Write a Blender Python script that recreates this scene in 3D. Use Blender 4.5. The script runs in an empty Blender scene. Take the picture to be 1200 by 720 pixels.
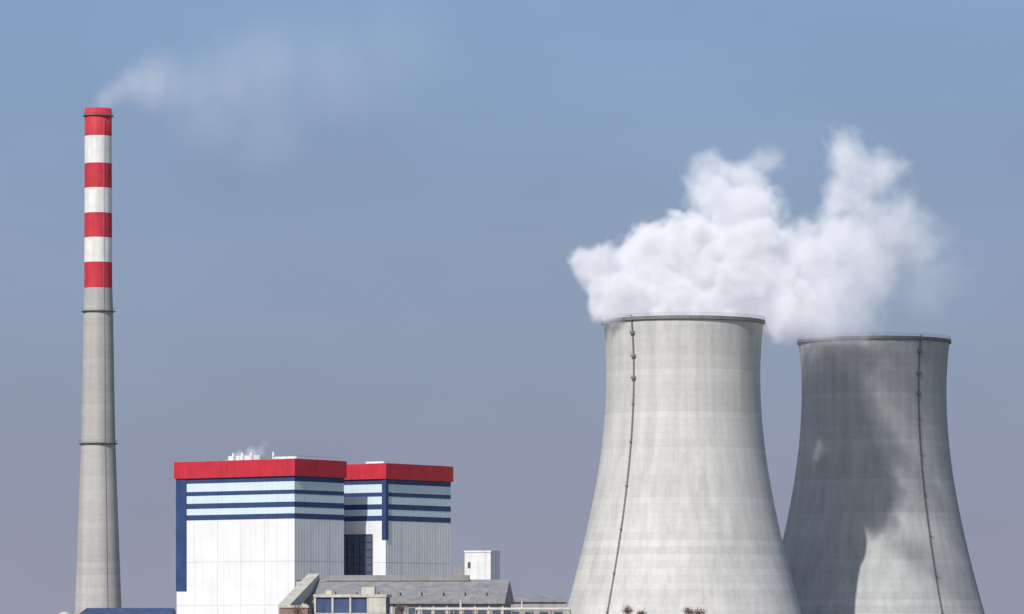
import bpy, bmesh, math, random
from mathutils import Vector, Matrix
random.seed(7)
sc=bpy.context.scene
R=math.radians
FPX=5070.0; HZ=740.0; CH=11.0
def W(px,py,Y):
    "image pixel coordinates -> metres for a thing standing at distance Y"
    s=Y/FPX
    return Vector(((px-600)*s,Y,CH+(HZ-py)*s))
# ---------------- materials
def newmat(name):
    m=bpy.data.materials.new(name); m.use_nodes=True
    nt=m.node_tree; b=nt.nodes['Principled BSDF']
    return m,nt,b
def N(nt,t,**k):
    n=nt.nodes.new(t)
    for a,v in k.items():
        if a.startswith('i_'): n.inputs[a[2:]].default_value=v
        else: setattr(n,a,v)
    return n
def paint(name,col,rough=.6,var=.12,scale=.25,ribs=0,metal=0,stain=.25):
    m,nt,b=newmat(name); L=nt.links.new
    tc=N(nt,'ShaderNodeTexCoord')
    n1=N(nt,'ShaderNodeTexNoise'); n1.inputs['Scale'].default_value=scale; n1.inputs['Detail'].default_value=6
    L(tc.outputs['Object'],n1.inputs['Vector'])
    mp=N(nt,'ShaderNodeMapping'); mp.inputs['Scale'].default_value=(.9,.9,.05)
    L(tc.outputs['Object'],mp.inputs['Vector'])
    n2=N(nt,'ShaderNodeTexNoise'); n2.inputs['Scale'].default_value=.8; n2.inputs['Detail'].default_value=4
    L(mp.outputs['Vector'],n2.inputs['Vector'])
    r1=N(nt,'ShaderNodeMapRange'); r1.inputs['From Min'].default_value=.3; r1.inputs['From Max'].default_value=.7
    r1.inputs['To Min'].default_value=1-var; r1.inputs['To Max'].default_value=1+var
    L(n1.outputs['Fac'],r1.inputs['Value'])
    r2=N(nt,'ShaderNodeMapRange'); r2.inputs['From Min'].default_value=.5; r2.inputs['From Max'].default_value=.75
    r2.inputs['To Min'].default_value=1; r2.inputs['To Max'].default_value=1-stain
    L(n2.outputs['Fac'],r2.inputs['Value'])
    mu=N(nt,'ShaderNodeMath',operation='MULTIPLY'); L(r1.outputs[0],mu.inputs[0]); L(r2.outputs[0],mu.inputs[1])
    vm=N(nt,'ShaderNodeVectorMath',operation='SCALE'); vm.inputs[0].default_value=col; L(mu.outputs[0],vm.inputs['Scale'])
    L(vm.outputs[0],b.inputs['Base Color'])
    b.inputs['Roughness'].default_value=rough; b.inputs['Metallic'].default_value=metal
    b.inputs['Specular IOR Level'].default_value=.25
    if ribs:
        sx=N(nt,'ShaderNodeSeparateXYZ'); L(tc.outputs['Object'],sx.inputs[0])
        ad=N(nt,'ShaderNodeMath',operation='ADD'); L(sx.outputs[0],ad.inputs[0]); L(sx.outputs[1],ad.inputs[1])
        ml=N(nt,'ShaderNodeMath',operation='MULTIPLY'); ml.inputs[1].default_value=ribs; L(ad.outputs[0],ml.inputs[0])
        sn=N(nt,'ShaderNodeMath',operation='SINE'); L(ml.outputs[0],sn.inputs[0])
        bp=N(nt,'ShaderNodeBump'); bp.inputs['Strength'].default_value=.2; bp.inputs['Distance'].default_value=.1
        L(sn.outputs[0],bp.inputs['Height']); L(bp.outputs[0],b.inputs['Normal'])
    return m
def concrete(name,col,lift=2.6,seed=0.):
    m,nt,b=newmat(name); L=nt.links.new
    tc=N(nt,'ShaderNodeTexCoord'); sx=N(nt,'ShaderNodeSeparateXYZ'); L(tc.outputs['Object'],sx.inputs[0])
    dv=N(nt,'ShaderNodeMath',operation='DIVIDE'); dv.inputs[1].default_value=lift; L(sx.outputs[2],dv.inputs[0])
    fl=N(nt,'ShaderNodeMath',operation='FLOOR'); L(dv.outputs[0],fl.inputs[0])
    ad=N(nt,'ShaderNodeMath',operation='ADD'); ad.inputs[1].default_value=seed; L(fl.outputs[0],ad.inputs[0])
    wn=N(nt,'ShaderNodeTexWhiteNoise',noise_dimensions='1D'); L(ad.outputs[0],wn.inputs['W'])
    r0=N(nt,'ShaderNodeMapRange'); r0.inputs['To Min'].default_value=.93; r0.inputs['To Max'].default_value=1.05; L(wn.outputs['Value'],r0.inputs['Value'])
    fr=N(nt,'ShaderNodeMath',operation='FRACT'); L(dv.outputs[0],fr.inputs[0])
    rj=N(nt,'ShaderNodeMapRange'); rj.inputs['From Min'].default_value=0; rj.inputs['From Max'].default_value=.12
    rj.inputs['To Min'].default_value=.9; rj.inputs['To Max'].default_value=1; L(fr.outputs[0],rj.inputs['Value'])
    def noise(sc3,scale,lo,hi,a,c,det=5):
        mp=N(nt,'ShaderNodeMapping'); mp.inputs['Scale'].default_value=sc3; mp.inputs['Location'].default_value=(seed*3.1,seed,0)
        L(tc.outputs['Object'],mp.inputs['Vector'])
        n=N(nt,'ShaderNodeTexNoise'); n.inputs['Scale'].default_value=scale; n.inputs['Detail'].default_value=det
        L(mp.outputs[0],n.inputs['Vector'])
        r=N(nt,'ShaderNodeMapRange'); r.inputs['From Min'].default_value=lo; r.inputs['From Max'].default_value=hi
        r.inputs['To Min'].default_value=a; r.inputs['To Max'].default_value=c
        L(n.outputs['Fac'],r.inputs['Value']); return r
    parts=[r0,rj,noise((1,1,.04),.35,.35,.7,1.04,.86),noise((1,1,1),.04,.3,.7,.92,1.06),noise((1,1,.5),.9,.3,.7,.95,1.04)]
    cur=parts[0].outputs[0]
    for p in parts[1:]:
        mu=N(nt,'ShaderNodeMath',operation='MULTIPLY'); L(cur,mu.inputs[0]); L(p.outputs[0],mu.inputs[1]); cur=mu.outputs[0]
    vm=N(nt,'ShaderNodeVectorMath',operation='SCALE'); vm.inputs[0].default_value=col; L(cur,vm.inputs['Scale'])
    L(vm.outputs[0],b.inputs['Base Color']); b.inputs['Roughness'].default_value=.9; b.inputs['Specular IOR Level'].default_value=.15
    return m
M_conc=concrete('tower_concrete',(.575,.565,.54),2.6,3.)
M_conc2=concrete('tower_concrete_shaded',(.46,.465,.455),2.6,11.)  # same concrete, base colour darkened to imitate shade on the second tower
M_chim=concrete('chimney_concrete',(.46,.44,.425),2.5,5.)
M_dark=paint('dark_steel',(.09,.09,.095),.6)
M_lad=paint('weathered_steel',(.19,.19,.185),.6)
M_mid=paint('galvanised_steel',(.28,.28,.28),.5)
M_red=paint('red_paint',(.54,.04,.06),.6,.12,.3,0,0,.2)
M_redc=paint('red_cladding',(.52,.03,.05),.6,.10,.2,4,0,.18)
M_whp=paint('white_paint',(.76,.75,.73),.6,.08,.3,0,0,.2)
M_white=paint('white_cladding',(.78,.78,.78),.6,.05,.12,4,0,.08)
M_pale=paint('pale_blue_cladding',(.62,.72,.77),.6,.05,.12,4,0,.1)
M_navy=paint('navy_cladding',(.035,.065,.165),.6,.15,.2,4,0,.15)
M_cream=paint('cream_render',(.55,.52,.46),.8,.15,.3)
M_beige=paint('beige_render',(.40,.38,.36),.8,.15,.3)
M_roof=paint('grey_roof_sheet',(.27,.27,.275),.7,.2,.3,3)
M_brick=paint('brown_brick',(.29,.19,.155),.85,.2,.6)
M_blue=paint('blue_roof_sheet',(.06,.09,.18),.6,.2,.3,3)
M_glass,nt,b=newmat('dark_glass'); b.inputs['Base Color'].default_value=(.09,.11,.15,1); b.inputs['Roughness'].default_value=.2
# ---------------- mesh helpers
def mk(name,verts,faces,mats,parent=None,midx=None,smooth=False,loc=None):
    me=bpy.data.meshes.new(name); me.from_pydata([tuple(v) for v in verts],[],faces)
    if not isinstance(mats,(list,tuple)): mats=[mats]
    for m in mats: me.materials.append(m)
    if midx:
        for p,i in zip(me.polygons,midx): p.material_index=i
    if smooth:
        for p in me.polygons: p.use_smooth=True
    me.update()
    o=bpy.data.objects.new(name,me); sc.collection.objects.link(o)
    if loc is not None: o.location=loc
    if parent: o.parent=parent
    return o
def empty(name,loc,rz=0):
    e=bpy.data.objects.new(name,None); e.location=loc; e.rotation_euler=(0,0,rz); e.empty_display_size=5
    sc.collection.objects.link(e); return e
class MB:
    def __init__(s): s.v=[];s.f=[];s.m=[]
    def box(s,x0,x1,y0,y1,z0,z1,mi=0):
        b=len(s.v); s.v+=[(x0,y0,z0),(x1,y0,z0),(x1,y1,z0),(x0,y1,z0),(x0,y0,z1),(x1,y0,z1),(x1,y1,z1),(x0,y1,z1)]
        for q in [(0,3,2,1),(4,5,6,7),(0,1,5,4),(1,2,6,5),(2,3,7,6),(3,0,4,7)]:
            s.f.append(tuple(b+i for i in q)); s.m.append(mi)
    def beam(s,a,c,w,mi=0,n=4):
        a=Vector(a);c=Vector(c);d=(c-a).normalized()
        u=d.cross(Vector((0,0,1)))
        if u.length<1e-3: u=Vector((1,0,0))
        u.normalize(); v=d.cross(u); b=len(s.v)
        w2=w if not isinstance(w,tuple) else w[0]; w3=w if not isinstance(w,tuple) else w[1]
        for P,ww in ((a,w2),(c,w3)):
            for i in range(n):
                t=2*math.pi*(i+.5)/n; s.v.append(tuple(P+u*math.cos(t)*ww+v*math.sin(t)*ww))
        for i in range(n):
            j=(i+1)%n; s.f.append((b+i,b+j,b+n+j,b+n+i)); s.m.append(mi)
        s.f.append(tuple(b+n-1-i for i in range(n))); s.f.append(tuple(b+n+i for i in range(n))); s.m+=[mi,mi]
    def lathe(s,prof,seg,mi=None,closed=False):
        b=len(s.v); k=len(prof)
        for r,z in prof:
            for i in range(seg):
                t=2*math.pi*i/seg; s.v.append((r*math.sin(t),-r*math.cos(t),z))
        for a in range(k if closed else k-1):
            a2=(a+1)%k
            for i in range(seg):
                j=(i+1)%seg; s.f.append((b+a*seg+i,b+a*seg+j,b+a2*seg+j,b+a2*seg+i)); s.m.append(mi[a] if mi else 0)
    def obj(s,name,mats,parent=None,smooth=False): return mk(name,s.v,s.f,mats,parent,s.m,smooth)
# ---------------- cooling towers
def rad(z):
    d=z-105.7
    return 28.5*math.sqrt(1+(d/(76. if d<0 else 64.))**2)
ZT=125.6
def cooling_tower(name,loc,ladder_ang,mat,seed):
    e=empty(name,loc)
    zs=[9+(ZT-9)*i/70 for i in range(71)]
    m=MB(); m.lathe([(rad(z),z) for z in zs]+[(rad(z)-.7,z) for z in reversed(zs)],160,closed=True)
    m.obj('shell',mat,e,True)
    m=MB(); r=rad(ZT)
    m.lathe([(r+.02,ZT-1.3),(r+.55,ZT-1.1),(r+.55,ZT+.1),(r-.75,ZT+.1),(r-.75,ZT-1.5)],160)
    m.obj('rim_ring',M_lad,e)
    m=MB()
    for i in range(120):
        t=2*math.pi*i/120; a=Vector((math.sin(t)*(r+.4),-math.cos(t)*(r+.4),ZT)); t2=2*math.pi*(i+1)/120
        c=Vector((math.sin(t2)*(r+.4),-math.cos(t2)*(r+.4),ZT))
        m.beam(a,a+Vector((0,0,1.2)),.04)
        for h in (.6,1.2): m.beam(a+Vector((0,0,h)),c+Vector((0,0,h)),.05)
    m.obj('rim_railing',M_lad,e)
    m=MB(); n=40; rb=rad(9)-.35
    for i in range(n):
        t=2*math.pi*i/n
        for s in (-1,1):
            t2=t+s*math.pi/n
            m.beam((math.sin(t)*(rb+3.6),-math.cos(t)*(rb+3.6),0),(math.sin(t2)*rb,-math.cos(t2)*rb,9.1),.5,0,8)
    m.obj('diagonal_columns',mat,e)
    m=MB(); m.lathe([(rb+5.5,0),(rb+5.5,1.6),(rb+5,1.6),(rb+5,0)],96); m.obj('basin_wall',mat,e)
    m=MB(); m.lathe([(rb-2,7),(rb-2,.4),(.1,.4)],64); m.obj('fill_pack',M_dark,e)
    m=MB(); t=ladder_ang; tang=Vector((math.cos(t),math.sin(t),0)); out=Vector((math.sin(t),-math.cos(t),0))
    prev=None; z=2.0
    while z<=ZT+1.2:
        p=out*(rad(max(z,9))+.3)+Vector((0,0,z))
        if prev is not None:
            for s in (-.3,.3): m.beam(prev+tang*s,p+tang*s,.07)
            m.beam(prev+tang*-.3,prev+tang*.3,.05); m.beam(prev+out*.15,p+out*.15,.10)
            if int(z*10)%2==0:
                m.beam(p+tang*-.4,p+tang*-.4+out*.6,.04); m.beam(p+tang*.4,p+tang*.4+out*.6,.04); m.beam(p+tang*-.4+out*.6,p+tang*.4+out*.6,.04)
        prev=p; z+=1.1
    m.obj('caged_ladder',M_lad,e)
    m=MB()
    for z in (120,111.5,103.5,94,80,64,48,32,18):
        p=out*(rad(z))+Vector((0,0,z)); hw=.9 if z>100 else .5; a=p-tang*hw+out*.5; c=p+tang*hw+out*.5
        m.beam(a,c,.6 if z>100 else .25)
        for s in (-hw,hw): m.beam(p+tang*s+out*.9,p+tang*s+out*.9+Vector((0,0,1.2)),.05)
        m.beam(p+tang*-hw+out*.9+Vector((0,0,1.2)),p+tang*hw+out*.9+Vector((0,0,1.2)),.05)
    m.obj('rest_platforms',M_lad,e)
    return e
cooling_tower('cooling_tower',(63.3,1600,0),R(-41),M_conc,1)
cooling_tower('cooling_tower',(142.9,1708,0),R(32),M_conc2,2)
# ---------------- chimney
ce=empty('chimney',(-157.8,1650,0))
edges=[210.2,199.7,189.3,179.9,170.4,161,151.6,141.8]
pts=[(9.7,0),(8.95,17.5),(7.9,45),(7.0,70),(6.55,82.6),(6.1,105),(5.65,133),(5.35,141.8)]
prof=[];mi=[]
for a,c in zip(pts[:-1],pts[1:]):
    for k in range(4):
        f=k/4; prof.append((a[0]+(c[0]-a[0])*f,a[1]+(c[1]-a[1])*f)); mi.append(0)
zz=list(reversed(edges))
for i,z in enumerate(zz):
    prof.append((5.32-.2*(z-141.8)/70,z)); mi.append(1 if i%2==0 else 2)
prof+= [(4.6,210.2),(4.3,190)]; mi[-1]=3; mi+=[3,3]
m=MB(); m.lathe(prof,64,mi); o=m.obj('shaft',[M_chim,M_red,M_whp,M_dark],ce,True)
m=MB()
for zp,rr,wd in ((133,5.7,.8),(82.6,6.6,.9),(207.5,5.15,.7)):
    m.lathe([(rr,zp-.5),(rr+wd,zp-.1),(rr+wd,zp+.1),(rr,zp+.1)],48)
    for i in range(32):
        t=2*math.pi*i/32;t2=2*math.pi*(i+1)/32; q=rr+wd-.1
        a=Vector((math.sin(t)*q,-math.cos(t)*q,zp)); c=Vector((math.sin(t2)*q,-math.cos(t2)*q,zp))
        m.beam(a,a+Vector((0,0,1.2)),.03)
        m.beam(a+Vector((0,0,1.2)),c+Vector((0,0,1.2)),.04)
m.obj('service_platforms',M_lad,ce)
m=MB(); t=R(28)
def cr(z):
    for a,c in zip(pts[:-1],pts[1:]):
        if a[1]<=z<=c[1]: return a[0]+(c[0]-a[0])*(z-a[1])/(c[1]-a[1])
    return 5.33
z=2.;prev=None
while z<210:
    q=cr(z)+.25; p=Vector((math.sin(t)*q,-math.cos(t)*q,z))
    if prev is not None: m.beam(prev,p,.07)
    prev=p; z+=4
m.obj('ladder',M_mid,ce)
# ---------------- boiler house
be=empty('boiler_house',(-74.4,1480,0),R(-36))
def wallring(m,x0,x1,y0,y1,z0,z1,mi,o=0):
    m.box(x0-o,x1+o,y0-o,y1+o,z0,z1,mi)
def block(tag,x0,x1,y0,y1,top,navyL):
    bands=[(0,49.6,0,0),(49.6,51.4,2,.05),(51.4,53.6,1,0),(53.6,55.4,2,.05),(55.4,58.1,1,0),(58.1,59.5,2,.05),(59.5,62.4,1,0),(62.4,64.2,2,.05),(64.2,top,3,.7)]
    m=MB()
    for z0,z1,mi,o in bands: wallring(m,x0,x1,y0,y1,z0,z1,mi,o)
    m.obj('walls_'+tag,[M_white,M_pale,M_navy,M_redc],be)
    m=MB() # panel joints
    x=x0+8
    while x<x1-2:
        m.box(x,x+.06,y0-.03,y0+.02,.1,49.5); x+=10.5
    y=y0+9
    while y<y1-2:
        m.box(x1-.02,x1+.03,y,y+.06,.1,49.5); y+=10.
    for z in (20,35):
        m.box(x0,x1,y0-.03,y0+.02,z,z+.07); m.box(x1-.02,x1+.03,y0,y1,z,z+.07)
    m.obj('panel_joints_'+tag,M_mid,be)
    m=MB(); m.box(x0+.5,x1-.5,y0+.5,y1-.5,top-.1,top+.15); m.obj('roof_'+tag,M_roof,be)
block('front',-52.8,0,0,27.3,70,True)
block('rear',-40,6.9,42.1,79.9,69.6,False)
m=MB(); m.box(-44,-14,27.4,42.0,0,61); m.obj('link_walls',M_white,be)
m=MB(); m.box(-52.95,-48.2,-.25,27.5,25,64.1); m.obj('left_end_strip',M_navy,be)  # navy strip over the left end of the front block
m=MB(); m.box(5.4,7.2,41.8,43.3,43,64.05); m.obj('corner_panel',M_navy,be)
# large louvred opening on rear block
m=MB(); m.box(-12.7,1.1,41.85,42.08,29,45); m.obj('louvre_opening',M_glass,be)
m=MB()
for i in range(6): x=-12.7+i*2.76; m.box(x-.12,x+.12,41.7,41.85,29,45)
for i in range(7): z=29.2+i*2.6; m.box(-12.7,1.1,41.65,41.8,z-.12,z+.12)
m.obj('louvre_frame',M_navy,be)
m=MB()
for i in range(5): m.box(-42+i*8,-38.5+i*8,-.12,-.02,8,10.5)
for i in range(3): m.box(.02,.12,4+i*8,7+i*8,8,10.5)
m.obj('windows',M_glass,be)
# roof plant
m=MB()
m.box(-36,-22,8,18,70.2,72.0); m.box(-18,-12,10,16,70.2,71.4); m.box(-9,-4,6,10,70.2,71.2); m.box(-12,-4,55,62,69.8,71.0)
for x in (-33,-29,-25,-15): m.beam((x,7,70),(x,7,73.0),.4,0,10)
m.obj('roof_vents',M_whp,be)
m=MB()
for x in range(-51,1,3): m.beam((x,-.3,70),(x,-.3,71.1),.04)
m.beam((-52.5,-.3,71.1),(0,-.3,71.1),.05); m.beam((.3,0,71.1),(.3,27,71.1),.05)
for y in range(0,28,3): m.beam((.3,y,70),(.3,y,71.1),.04)
m.obj('roof_railing',M_mid,be)
# ---------------- turbine hall
te=empty('turbine_hall',(-65,1372,0),R(-4))
m=MB(); m.box(0,62,0,40,0,20.2); m.obj('walls',M_beige,te)
v=[(-1,-1.2,20.3),(63,-1.2,20.3),(63,20,27.6),(-1,20,27.6),(63,41.2,20.3),(-1,41.2,20.3),(-1,-1.2,19.7),(63,-1.2,19.7),(63,41.2,19.7),(-1,41.2,19.7)]
mk('roof',v,[(0,1,2,3),(3,2,4,5),(6,9,8,7),(0,6,7,1),(1,7,8,4,2),(5,4,8,9),(0,3,5,9,6)],M_roof,te)
m=MB()
m.box(4,50,18,22,27.2,29.0,0)
for i in range(8): m.box(6+i*6.9,8.4+i*6.9,4,7,22.0,23.5,0)
m.obj('ridge_ventilators',M_mid,te)
m=MB()
for i in range(14): m.box(1.5+i*4.4,4.3+i*4.4,-.1,.05,13.5,18.4)
for i in range(14): m.box(1.5+i*4.4,4.3+i*4.4,-.1,.05,3,8)
m.obj('windows',M_glass,te)
m=MB()
for i in range(15): m.box(.4+i*4.4,.9+i*4.4,-.35,.04,0,19.6)
m.obj('pilasters',M_cream,te)
# ---------------- control building with blue window band
oe=empty('control_building',(-60.5,1325,0),R(-6))
m=MB(); m.box(0,22,0,12,0,16.6,0); m.box(-.3,22.3,-.3,12.3,21.4,22.3,0); m.box(.3,21.7,.3,11.7,16.6,21.4,1)
for x in (-.1,5.3,10.8,16.2,21.5): m.box(x,x+.6,-.12,.3,16.6,21.4,0)
m.box(16.8,21.5,-.1,.29,16.62,21.38,0)
m.obj('walls',[M_cream,M_blue],oe)
m=MB()
for f in range(4):
    for i in range(6): m.box(1.2+i*3.5,3.2+i*3.5,-.1,.05,1.5+f*3.8,3.6+f*3.8)
m.obj('windows',M_glass,oe)
m=MB(); m.box(14,18,4,8,22.35,24.6); m.box(3,5,3,5,22.35,23.6); m.obj('roof_plant',M_cream,oe)
# ---------------- inclined conveyor gallery
ge=empty('conveyor_gallery',(0,0,0))
a=W(333,716,1340); c=W(368,679,1395)
m=MB(); m.beam(a,c,2.6,0,4); m.obj('gallery',M_cream,ge)
m=MB()
for f in (.15,.5,.85):
    p=a.lerp(c,f)
    for s in (-1.5,1.5): m.beam((p.x+s,p.y,0),(p.x,p.y,p.z-1.8),.3)
m.obj('trestles',M_mid,ge)
xe=empty('transfer_house',W(356,740,1398)*1.0); xe.location.z=0
m=MB(); m.box(-2.5,4.5,0,8,0,27.5,0); m.box(-2.9,4.9,-.4,8.4,27.5,28.3,1); m.box(-1,.6,-.1,.05,23,25.4,2); m.box(2,3.4,-.1,.05,23,25.4,2)
m.obj('walls',[M_cream,M_roof,M_glass],xe)
# brick annex
ae=empty('brick_annex',(W(328,740,1320).x,1320,0))
m=MB(); m.box(0,8.5,0,9,0,18.2,0); m.box(-.3,8.8,-.3,9.3,18.2,18.9,1)
for i in range(2):
    for f in range(4): m.box(1.2+i*3.9,3.4+i*3.9,-.08,.04,2+4*f,4.3+4*f,2)
m.obj('walls',[M_brick,M_cream,M_glass],ae)
# ---------------- white water-tank tower behind hall
we=empty('transfer_tower',(W(530,740,1440).x,1440,0),R(-20))
m=MB(); m.box(4.4,13.6,0,9,0,37.2,0); m.box(4.2,13.8,-.2,9.2,37.2,37.8,0); m.box(0,4.3,1.5,9,0,33,1); m.box(5.5,6.5,-.07,.05,32,34,2)
m.obj('walls',[M_whp,M_roof,M_glass],we)
# ---------------- low workshop to the right
se=empty('workshop',(-2,1425,0),R(5))
m=MB(); m.box(0,20,0,30,0,20.5,0)
for i in range(4): m.box(1.5+i*4.8,4.3+i*4.8,-.1,.05,13,17.5,1)
m.obj('walls',[M_beige,M_glass],se)
mk('roof',[(-.6,-.6,20.6),(20.6,-.6,20.6),(20.6,30.6,20.6),(-.6,30.6,20.6),(-.6,15,24),(20.6,15,22.6)],[(0,1,5,4),(2,3,4,5),(0,4,3),(1,2,5),(0,3,2,1)],M_roof,se)
# pipe rack / small stacks for skyline clutter
pe=empty('pipe_rack',(-30,1340,0),R(-3))
m=MB()
for i in range(9):
    x=i*6; m.beam((x,0,0),(x,0,17.5),.22); m.beam((x,4,0),(x,4,17.5),.22); m.beam((x,0,17.3),(x,4,17.3),.2)
for y,z,w in ((.6,17.8,.35),(1.6,17.9,.45),(2.8,17.8,.3)): m.beam((0,y,z),(48,y,z),w,1,8)
m.beam((0,0,14),(48,0,14),.2); m.beam((14,2,18),(14,2,20.8),.3,1,8); m.beam((33,2,18),(33,2,20.5),.25,1,8)
m.obj('frame',[M_mid,M_cream],pe)
# ---------------- blue roofed shed, tank on the left
he=empty('storage_shed',(W(86,740,1400).x,1400,0),R(-2))
m=MB(); m.box(0,31,0,20,0,14.6,0)
for i in range(7): m.box(1.5+i*4.3,4+i*4.3,-.08,.04,9,12.5,1)
m.obj('walls',[M_beige,M_glass],he)
mk('roof',[(-.7,-.7,14.7),(31.7,-.7,14.7),(31.7,20.7,14.7),(-.7,20.7,14.7),(3,10,18.6),(31.7,10,18.6)],[(0,1,5,4),(2,3,4,5),(0,4,3),(1,2,5),(0,3,2,1)],M_blue,he)
ke=empty('storage_tank',(W(76,740,1385).x,1385,0))
m=MB(); m.lathe([(2.6,0),(2.6,16.2),(1.4,17.0),(.05,17.3)],32); m.obj('shell',M_cream,ke,True)
m=MB()
for i in range(16):
    t=2*math.pi*i/16;t2=2*math.pi*(i+1)/16
    a=Vector((2.5*math.sin(t),2.5*math.cos(t),16.3)); c=Vector((2.5*math.sin(t2),2.5*math.cos(t2),16.3))
    m.beam(a,a+Vector((0,0,1)),.04); m.beam(a+Vector((0,0,1)),c+Vector((0,0,1)),.04)
m.obj('railing',M_mid,ke)
# ---------------- trees
M_bark=paint('bark',(.13,.10,.085),.9)
M_leafA=paint('autumn_leaf_a',(.23,.14,.115),.8,.3,.8); M_leafB=paint('autumn_leaf_b',(.16,.13,.10),.8,.3,.8)
def tree(loc,h,w):
    e=empty('poplar_tree',loc); m=MB(); lf=MB()
    p=Vector((0,0,0)); segs=8
    for i in range(segs):
        q=p+Vector((random.uniform(-.15,.15),random.uniform(-.15,.15),h*.9/segs))
        r0=.28*(1-i/segs)+.04; r1=.28*(1-(i+1)/segs)+.04
        m.beam(p,q,(r0,r1),0,7)
        if i>=2:
            for k in range(4):
                t=random.uniform(0,6.28); ln=w*(1-(i-2)/segs)*random.uniform(.5,1)
                tip=q+Vector((math.cos(t)*ln,math.sin(t)*ln,ln*random.uniform(.7,1.2))); m.beam(q,tip,(.09,.02),0,5)
                for c in range(5):
                    cc=q.lerp(tip,random.uniform(.4,1.1))
                    for _ in range(26):
                        d=Vector((random.gauss(0,.4),random.gauss(0,.4),random.gauss(0,.4)))+cc
                        u=Vector((random.uniform(-1,1),random.uniform(-1,1),random.uniform(-1,1))).normalized(); v=u.orthogonal().normalized(); s=random.uniform(.08,.17)
                        b=len(lf.v); lf.v+=[tuple(d-u*s),tuple(d+v*s*.6),tuple(d+u*s),tuple(d-v*s*.6)]; lf.f.append((b,b+1,b+2,b+3)); lf.m.append(c%2)
        p=q
    m.obj('trunk',M_bark,e); lf.obj('crown',[M_leafA,M_leafB],e)
for px,Y,top in ((735,900,709),(752,905,714),(806,890,710),(820,900,712),(345,880,708),(468,900,706)):
    q=W(px,top,Y); tree((q.x,Y,0),q.z,2.2)
# ---------------- ground and road
M_g,nt,b=newmat('field_ground'); L=nt.links.new
tc=N(nt,'ShaderNodeTexCoord'); n=N(nt,'ShaderNodeTexNoise'); n.inputs['Scale'].default_value=.01; n.inputs['Detail'].default_value=8
L(tc.outputs['Object'],n.inputs['Vector']); cr_=N(nt,'ShaderNodeValToRGB'); cr_.color_ramp.elements[0].color=(.07,.08,.03,1); cr_.color_ramp.elements[0].position=.35
cr_.color_ramp.elements[1].color=(.19,.15,.09,1); cr_.color_ramp.elements[1].position=.65
L(n.outputs['Fac'],cr_.inputs[0]); L(cr_.outputs[0],b.inputs['Base Color']); b.inputs['Roughness'].default_value=1
mk('ground',[(-15000,-3000,0),(15000,-3000,0),(15000,30000,0),(-15000,30000,0)],[(0,1,2,3)],M_g)
M_y=paint('yard_concrete',(.26,.25,.23),.9,.15,.05)
mk('plant_yard',[(-260,1290,.004),(260,1290,.004),(260,1850,.004),(-260,1850,.004)],[(0,1,2,3)],M_y)
M_a=paint('asphalt',(.05,.05,.052),.9,.15,.1)
re_=empty('access_road',(0,0,0))
mk('surface',[(-900,1240,.008),(900,1240,.008),(900,1248,.008),(-900,1248,.008)],[(0,1,2,3)],M_a,re_)
m=MB()
for i in range(120): m.box(-900+i*15,-893+i*15,1243.9,1244.1,.009,.013)
m.obj('lane_markings',M_whp,re_)
m=MB(); m.box(-900,900,1239.7,1240,0,.13); m.box(-900,900,1248,1248.3,0,.13); m.obj('kerbs',M_y,re_)
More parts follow.
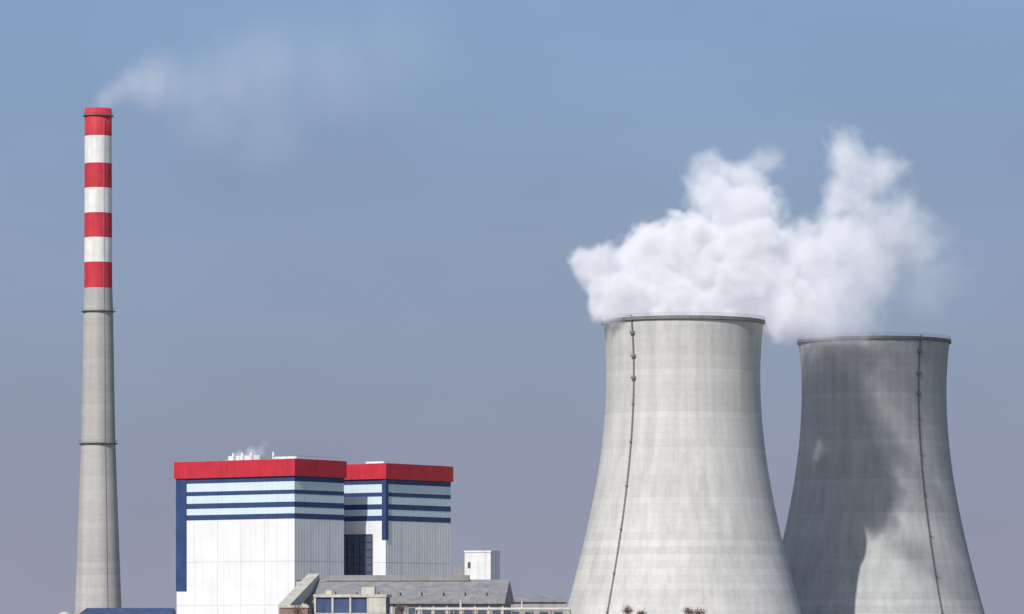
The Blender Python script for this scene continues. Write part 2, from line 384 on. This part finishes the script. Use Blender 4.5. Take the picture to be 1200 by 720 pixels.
# ---------------- steam volumes
def volume(name,blobs,mn,mx,vox,mat,noise_scale,noise_amp,warp,K,thin_gain=1.):
    ng=bpy.data.node_groups.new(name+'_nodes','GeometryNodeTree')
    ng.interface.new_socket('Geometry',in_out='OUTPUT',socket_type='NodeSocketGeometry')
    nd=ng.nodes; L=ng.links.new
    out=nd.new('NodeGroupOutput'); vc=nd.new('GeometryNodeVolumeCube'); sm=nd.new('GeometryNodeSetMaterial')
    sm.inputs['Material'].default_value=mat
    vc.inputs['Min'].default_value=mn; vc.inputs['Max'].default_value=mx
    for i,a in enumerate('XYZ'): vc.inputs['Resolution '+a].default_value=max(8,int((mx[i]-mn[i])/vox))
    L(vc.outputs['Volume'],sm.inputs['Geometry']); L(sm.outputs[0],out.inputs[0])
    pos=nd.new('GeometryNodeInputPosition')
    def math_(op,a,b,c=None,clamp=False):
        n=nd.new('ShaderNodeMath'); n.operation=op; n.use_clamp=clamp
        for i,x in enumerate((a,b,c)):
            if x is None: continue
            if isinstance(x,(int,float)): n.inputs[i].default_value=x
            else: L(x,n.inputs[i])
        return n.outputs[0]
    def vm(op,a,b):
        n=nd.new('ShaderNodeVectorMath'); n.operation=op
        for i,x in enumerate((a,b)):
            if isinstance(x,(tuple,Vector)): n.inputs[i].default_value=x
            else: L(x,n.inputs[i])
        return n
    def noise(scale,det,rough,vec=None):
        n=nd.new('ShaderNodeTexNoise'); n.inputs['Scale'].default_value=scale; n.inputs['Detail'].default_value=det; n.inputs['Roughness'].default_value=rough
        L(vec or pos.outputs[0],n.inputs['Vector']); return n
    w=noise(noise_scale*.6,4,.55)
    wv=vm('SUBTRACT',w.outputs['Color'],(.5,.5,.5)); wv=vm('MULTIPLY',wv.outputs[0],(warp,warp,warp)); P=vm('ADD',pos.outputs[0],wv.outputs[0])
    n1=noise(noise_scale,8,.62,P.outputs[0])
    n=math_('MULTIPLY_ADD',n1.outputs['Fac'],noise_amp,-.5*noise_amp)
    nthin=math_('MULTIPLY',n,thin_gain)
    cur=None
    for c,r,wt in blobs:
        d=vm('DISTANCE',P.outputs[0],tuple(c)).outputs['Value']
        f=math_('MULTIPLY_ADD',d,-1/r,1.0); f=math_('ADD',f,n if wt>.6 else nthin)
        k=K*(1. if wt>.7 else (.6 if wt>.4 else .4))
        f=math_('MULTIPLY',f,k,clamp=True); f=math_('MULTIPLY',f,wt)
        cur=f if cur is None else math_('MAXIMUM',cur,f)
    L(cur,vc.inputs['Density'])
    me=bpy.data.meshes.new(name); o=bpy.data.objects.new(name,me); sc.collection.objects.link(o)
    md=o.modifiers.new('Steam','NODES'); md.node_group=ng
    me.materials.append(mat)
    return o
def volmat(name,k,scol,ecol,g=0.,step=1.5):
    m=bpy.data.materials.new(name); m.use_nodes=True; nt=m.node_tree; nt.nodes.clear(); L=nt.links.new
    out=N(nt,'ShaderNodeOutputMaterial'); at=N(nt,'ShaderNodeAttribute',attribute_name='density')
    mu=N(nt,'ShaderNodeMath',operation='MULTIPLY'); mu.inputs[1].default_value=k; L(at.outputs['Fac'],mu.inputs[0])
    s=N(nt,'ShaderNodeVolumeScatter'); s.inputs['Color'].default_value=(*scol,1); s.inputs['Anisotropy'].default_value=g; L(mu.outputs[0],s.inputs['Density'])
    e=N(nt,'ShaderNodeEmission'); e.inputs['Color'].default_value=(*ecol,1); L(mu.outputs[0],e.inputs['Strength'])  # glow stands in for light scattered many times inside the vapour
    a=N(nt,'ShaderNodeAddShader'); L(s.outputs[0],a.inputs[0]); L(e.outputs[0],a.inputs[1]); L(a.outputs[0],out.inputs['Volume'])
    try: m.cycles.volume_step_rate=step
    except Exception as ex: print('step',ex)
    return m
def B(px,py,r,Y,w=1.):
    return (W(px,py,Y),r*Y/FPX,w)
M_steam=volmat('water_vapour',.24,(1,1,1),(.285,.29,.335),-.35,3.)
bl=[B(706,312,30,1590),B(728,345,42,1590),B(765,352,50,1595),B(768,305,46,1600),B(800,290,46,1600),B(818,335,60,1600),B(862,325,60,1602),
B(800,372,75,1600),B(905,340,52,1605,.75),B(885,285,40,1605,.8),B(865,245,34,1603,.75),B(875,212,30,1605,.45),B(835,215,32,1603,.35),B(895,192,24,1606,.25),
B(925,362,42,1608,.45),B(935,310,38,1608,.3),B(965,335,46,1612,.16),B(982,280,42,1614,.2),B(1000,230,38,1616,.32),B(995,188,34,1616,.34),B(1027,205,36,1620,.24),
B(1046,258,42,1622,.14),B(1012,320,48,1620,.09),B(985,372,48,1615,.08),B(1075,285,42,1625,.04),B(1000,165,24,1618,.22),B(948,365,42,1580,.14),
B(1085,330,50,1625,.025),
B(895,310,50,1635,.7),B(850,300,52,1634,.8),B(815,325,50,1632,.9),B(848,240,34,1636,.5),B(925,305,48,1640,.5),B(965,300,52,1645,.25),B(1025,290,52,1648,.3),B(1058,290,44,1650,.14),B(880,265,42,1632,.5),B(940,350,50,1640,.4),B(1005,335,50,1645,.18)]  # far-side puffs added so the cloud shades the second tower
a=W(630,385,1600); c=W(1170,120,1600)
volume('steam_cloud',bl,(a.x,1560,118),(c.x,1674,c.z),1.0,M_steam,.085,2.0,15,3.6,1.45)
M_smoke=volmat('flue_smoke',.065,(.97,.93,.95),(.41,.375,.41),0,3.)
sb=[B(117,124,8,1650,.9),B(122,114,13,1650,.8),B(133,106,19,1650,.7),B(150,98,26,1650,.6),B(172,93,34,1651,.45),B(200,91,42,1652,.33),B(232,92,50,1655,.26),B(270,92,62,1658,.19),B(320,90,78,1660,.13),B(385,80,90,1663,.09),B(250,130,60,1658,.15),B(320,140,75,1658,.09),B(460,60,90,1668,.06)]
a=W(85,230,1650); c=W(600,-40,1650)
volume('flue_smoke',sb,(a.x,1605,170),(c.x,1700,c.z),2.2,M_smoke,.035,1.5,18,1.6)
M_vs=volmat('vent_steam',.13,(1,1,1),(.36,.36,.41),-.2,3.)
vb=[B(282,537,9,1497),B(295,533,10,1497,.8),B(306,528,8,1497,.5),B(310,522,7,1498,.3),B(268,539,6,1497,.5)]
a=W(250,545,1497); c=W(330,505,1497)
volume('vent_steam',vb,(a.x,1490,a.z),(c.x,1505,c.z),.35,M_vs,.3,1.6,3,2.5)
# ---------------- world
w=bpy.data.worlds.new('World'); sc.world=w; w.use_nodes=True; nt=w.node_tree; nt.nodes.clear(); L=nt.links.new
EL=40; AZ=28.6
out=N(nt,'ShaderNodeOutputWorld'); bg=N(nt,'ShaderNodeBackground'); bg.inputs['Strength'].default_value=.1
sky=N(nt,'ShaderNodeTexSky',sky_type='NISHITA'); sky.sun_disc=False; sky.sun_elevation=R(EL); sky.sun_rotation=R(180+AZ)
sky.dust_density=1.5
tc=N(nt,'ShaderNodeTexCoord'); sx=N(nt,'ShaderNodeSeparateXYZ'); L(tc.outputs['Generated'],sx.inputs[0])
rp=N(nt,'ShaderNodeValToRGB'); er=rp.color_ramp
mr=N(nt,'ShaderNodeMapRange'); mr.inputs['From Max'].default_value=.16; L(sx.outputs[2],mr.inputs['Value']); 
er.elements[0].position=0; er.elements[0].color=(.305,.315,.405,1)
er.elements[1].position=1; er.elements[1].color=(.215,.37,.585,1)
for p,cc in ((.25,(.278,.312,.42)),(.5,(.262,.33,.46)),(.75,(.245,.35,.525))):
    x=er.elements.new(p); x.color=(*cc,1)
L(mr.outputs[0],rp.inputs[0])
nz=N(nt,'ShaderNodeTexNoise'); nz.inputs['Scale'].default_value=9; nz.inputs['Detail'].default_value=4
mp=N(nt,'ShaderNodeMapping'); mp.inputs['Scale'].default_value=(1,1,2.2); L(tc.outputs['Generated'],mp.inputs['Vector']); L(mp.outputs[0],nz.inputs['Vector'])
hz=N(nt,'ShaderNodeMapRange'); hz.inputs['From Min'].default_value=.3; hz.inputs['From Max'].default_value=.7; hz.inputs['To Min'].default_value=9.5; hz.inputs['To Max'].default_value=10.6
L(nz.outputs['Fac'],hz.inputs['Value'])
vs=N(nt,'ShaderNodeVectorMath',operation='SCALE'); L(rp.outputs[0],vs.inputs[0]); L(hz.outputs[0],vs.inputs['Scale'])
mf=N(nt,'ShaderNodeMapRange'); mf.inputs['From Min'].default_value=.17; mf.inputs['From Max'].default_value=.5; L(sx.outputs[2],mf.inputs['Value'])
mx=N(nt,'ShaderNodeMix',data_type='RGBA'); L(mf.outputs[0],mx.inputs['Factor']); L(vs.outputs[0],mx.inputs['A']); L(sky.outputs[0],mx.inputs['B'])
L(mx.outputs['Result'],bg.inputs['Color']); L(bg.outputs[0],out.inputs[0])
# ---------------- sun
sd=bpy.data.lights.new('sun','SUN'); sd.energy=3.8; sd.angle=R(.5); sd.color=(1,.97,.93)
so=bpy.data.objects.new('sun',sd); sc.collection.objects.link(so)
d=Vector((math.sin(R(AZ))*math.cos(R(EL)),math.cos(R(AZ))*math.cos(R(EL)),-math.sin(R(EL))))
so.rotation_euler=d.to_track_quat('-Z','Y').to_euler(); so.location=(0,0,400)
# ---------------- camera
cd=bpy.data.cameras.new('camera'); cd.sensor_width=36; cd.lens=36*FPX/1200; cd.shift_y=(HZ-360)/1200; cd.clip_start=1; cd.clip_end=60000
co=bpy.data.objects.new('camera',cd); co.location=(0,0,CH); co.rotation_euler=(R(90),0,0); sc.collection.objects.link(co); sc.camera=co
sc.view_settings.view_transform='Standard'; sc.view_settings.look='None'; sc.view_settings.exposure=0
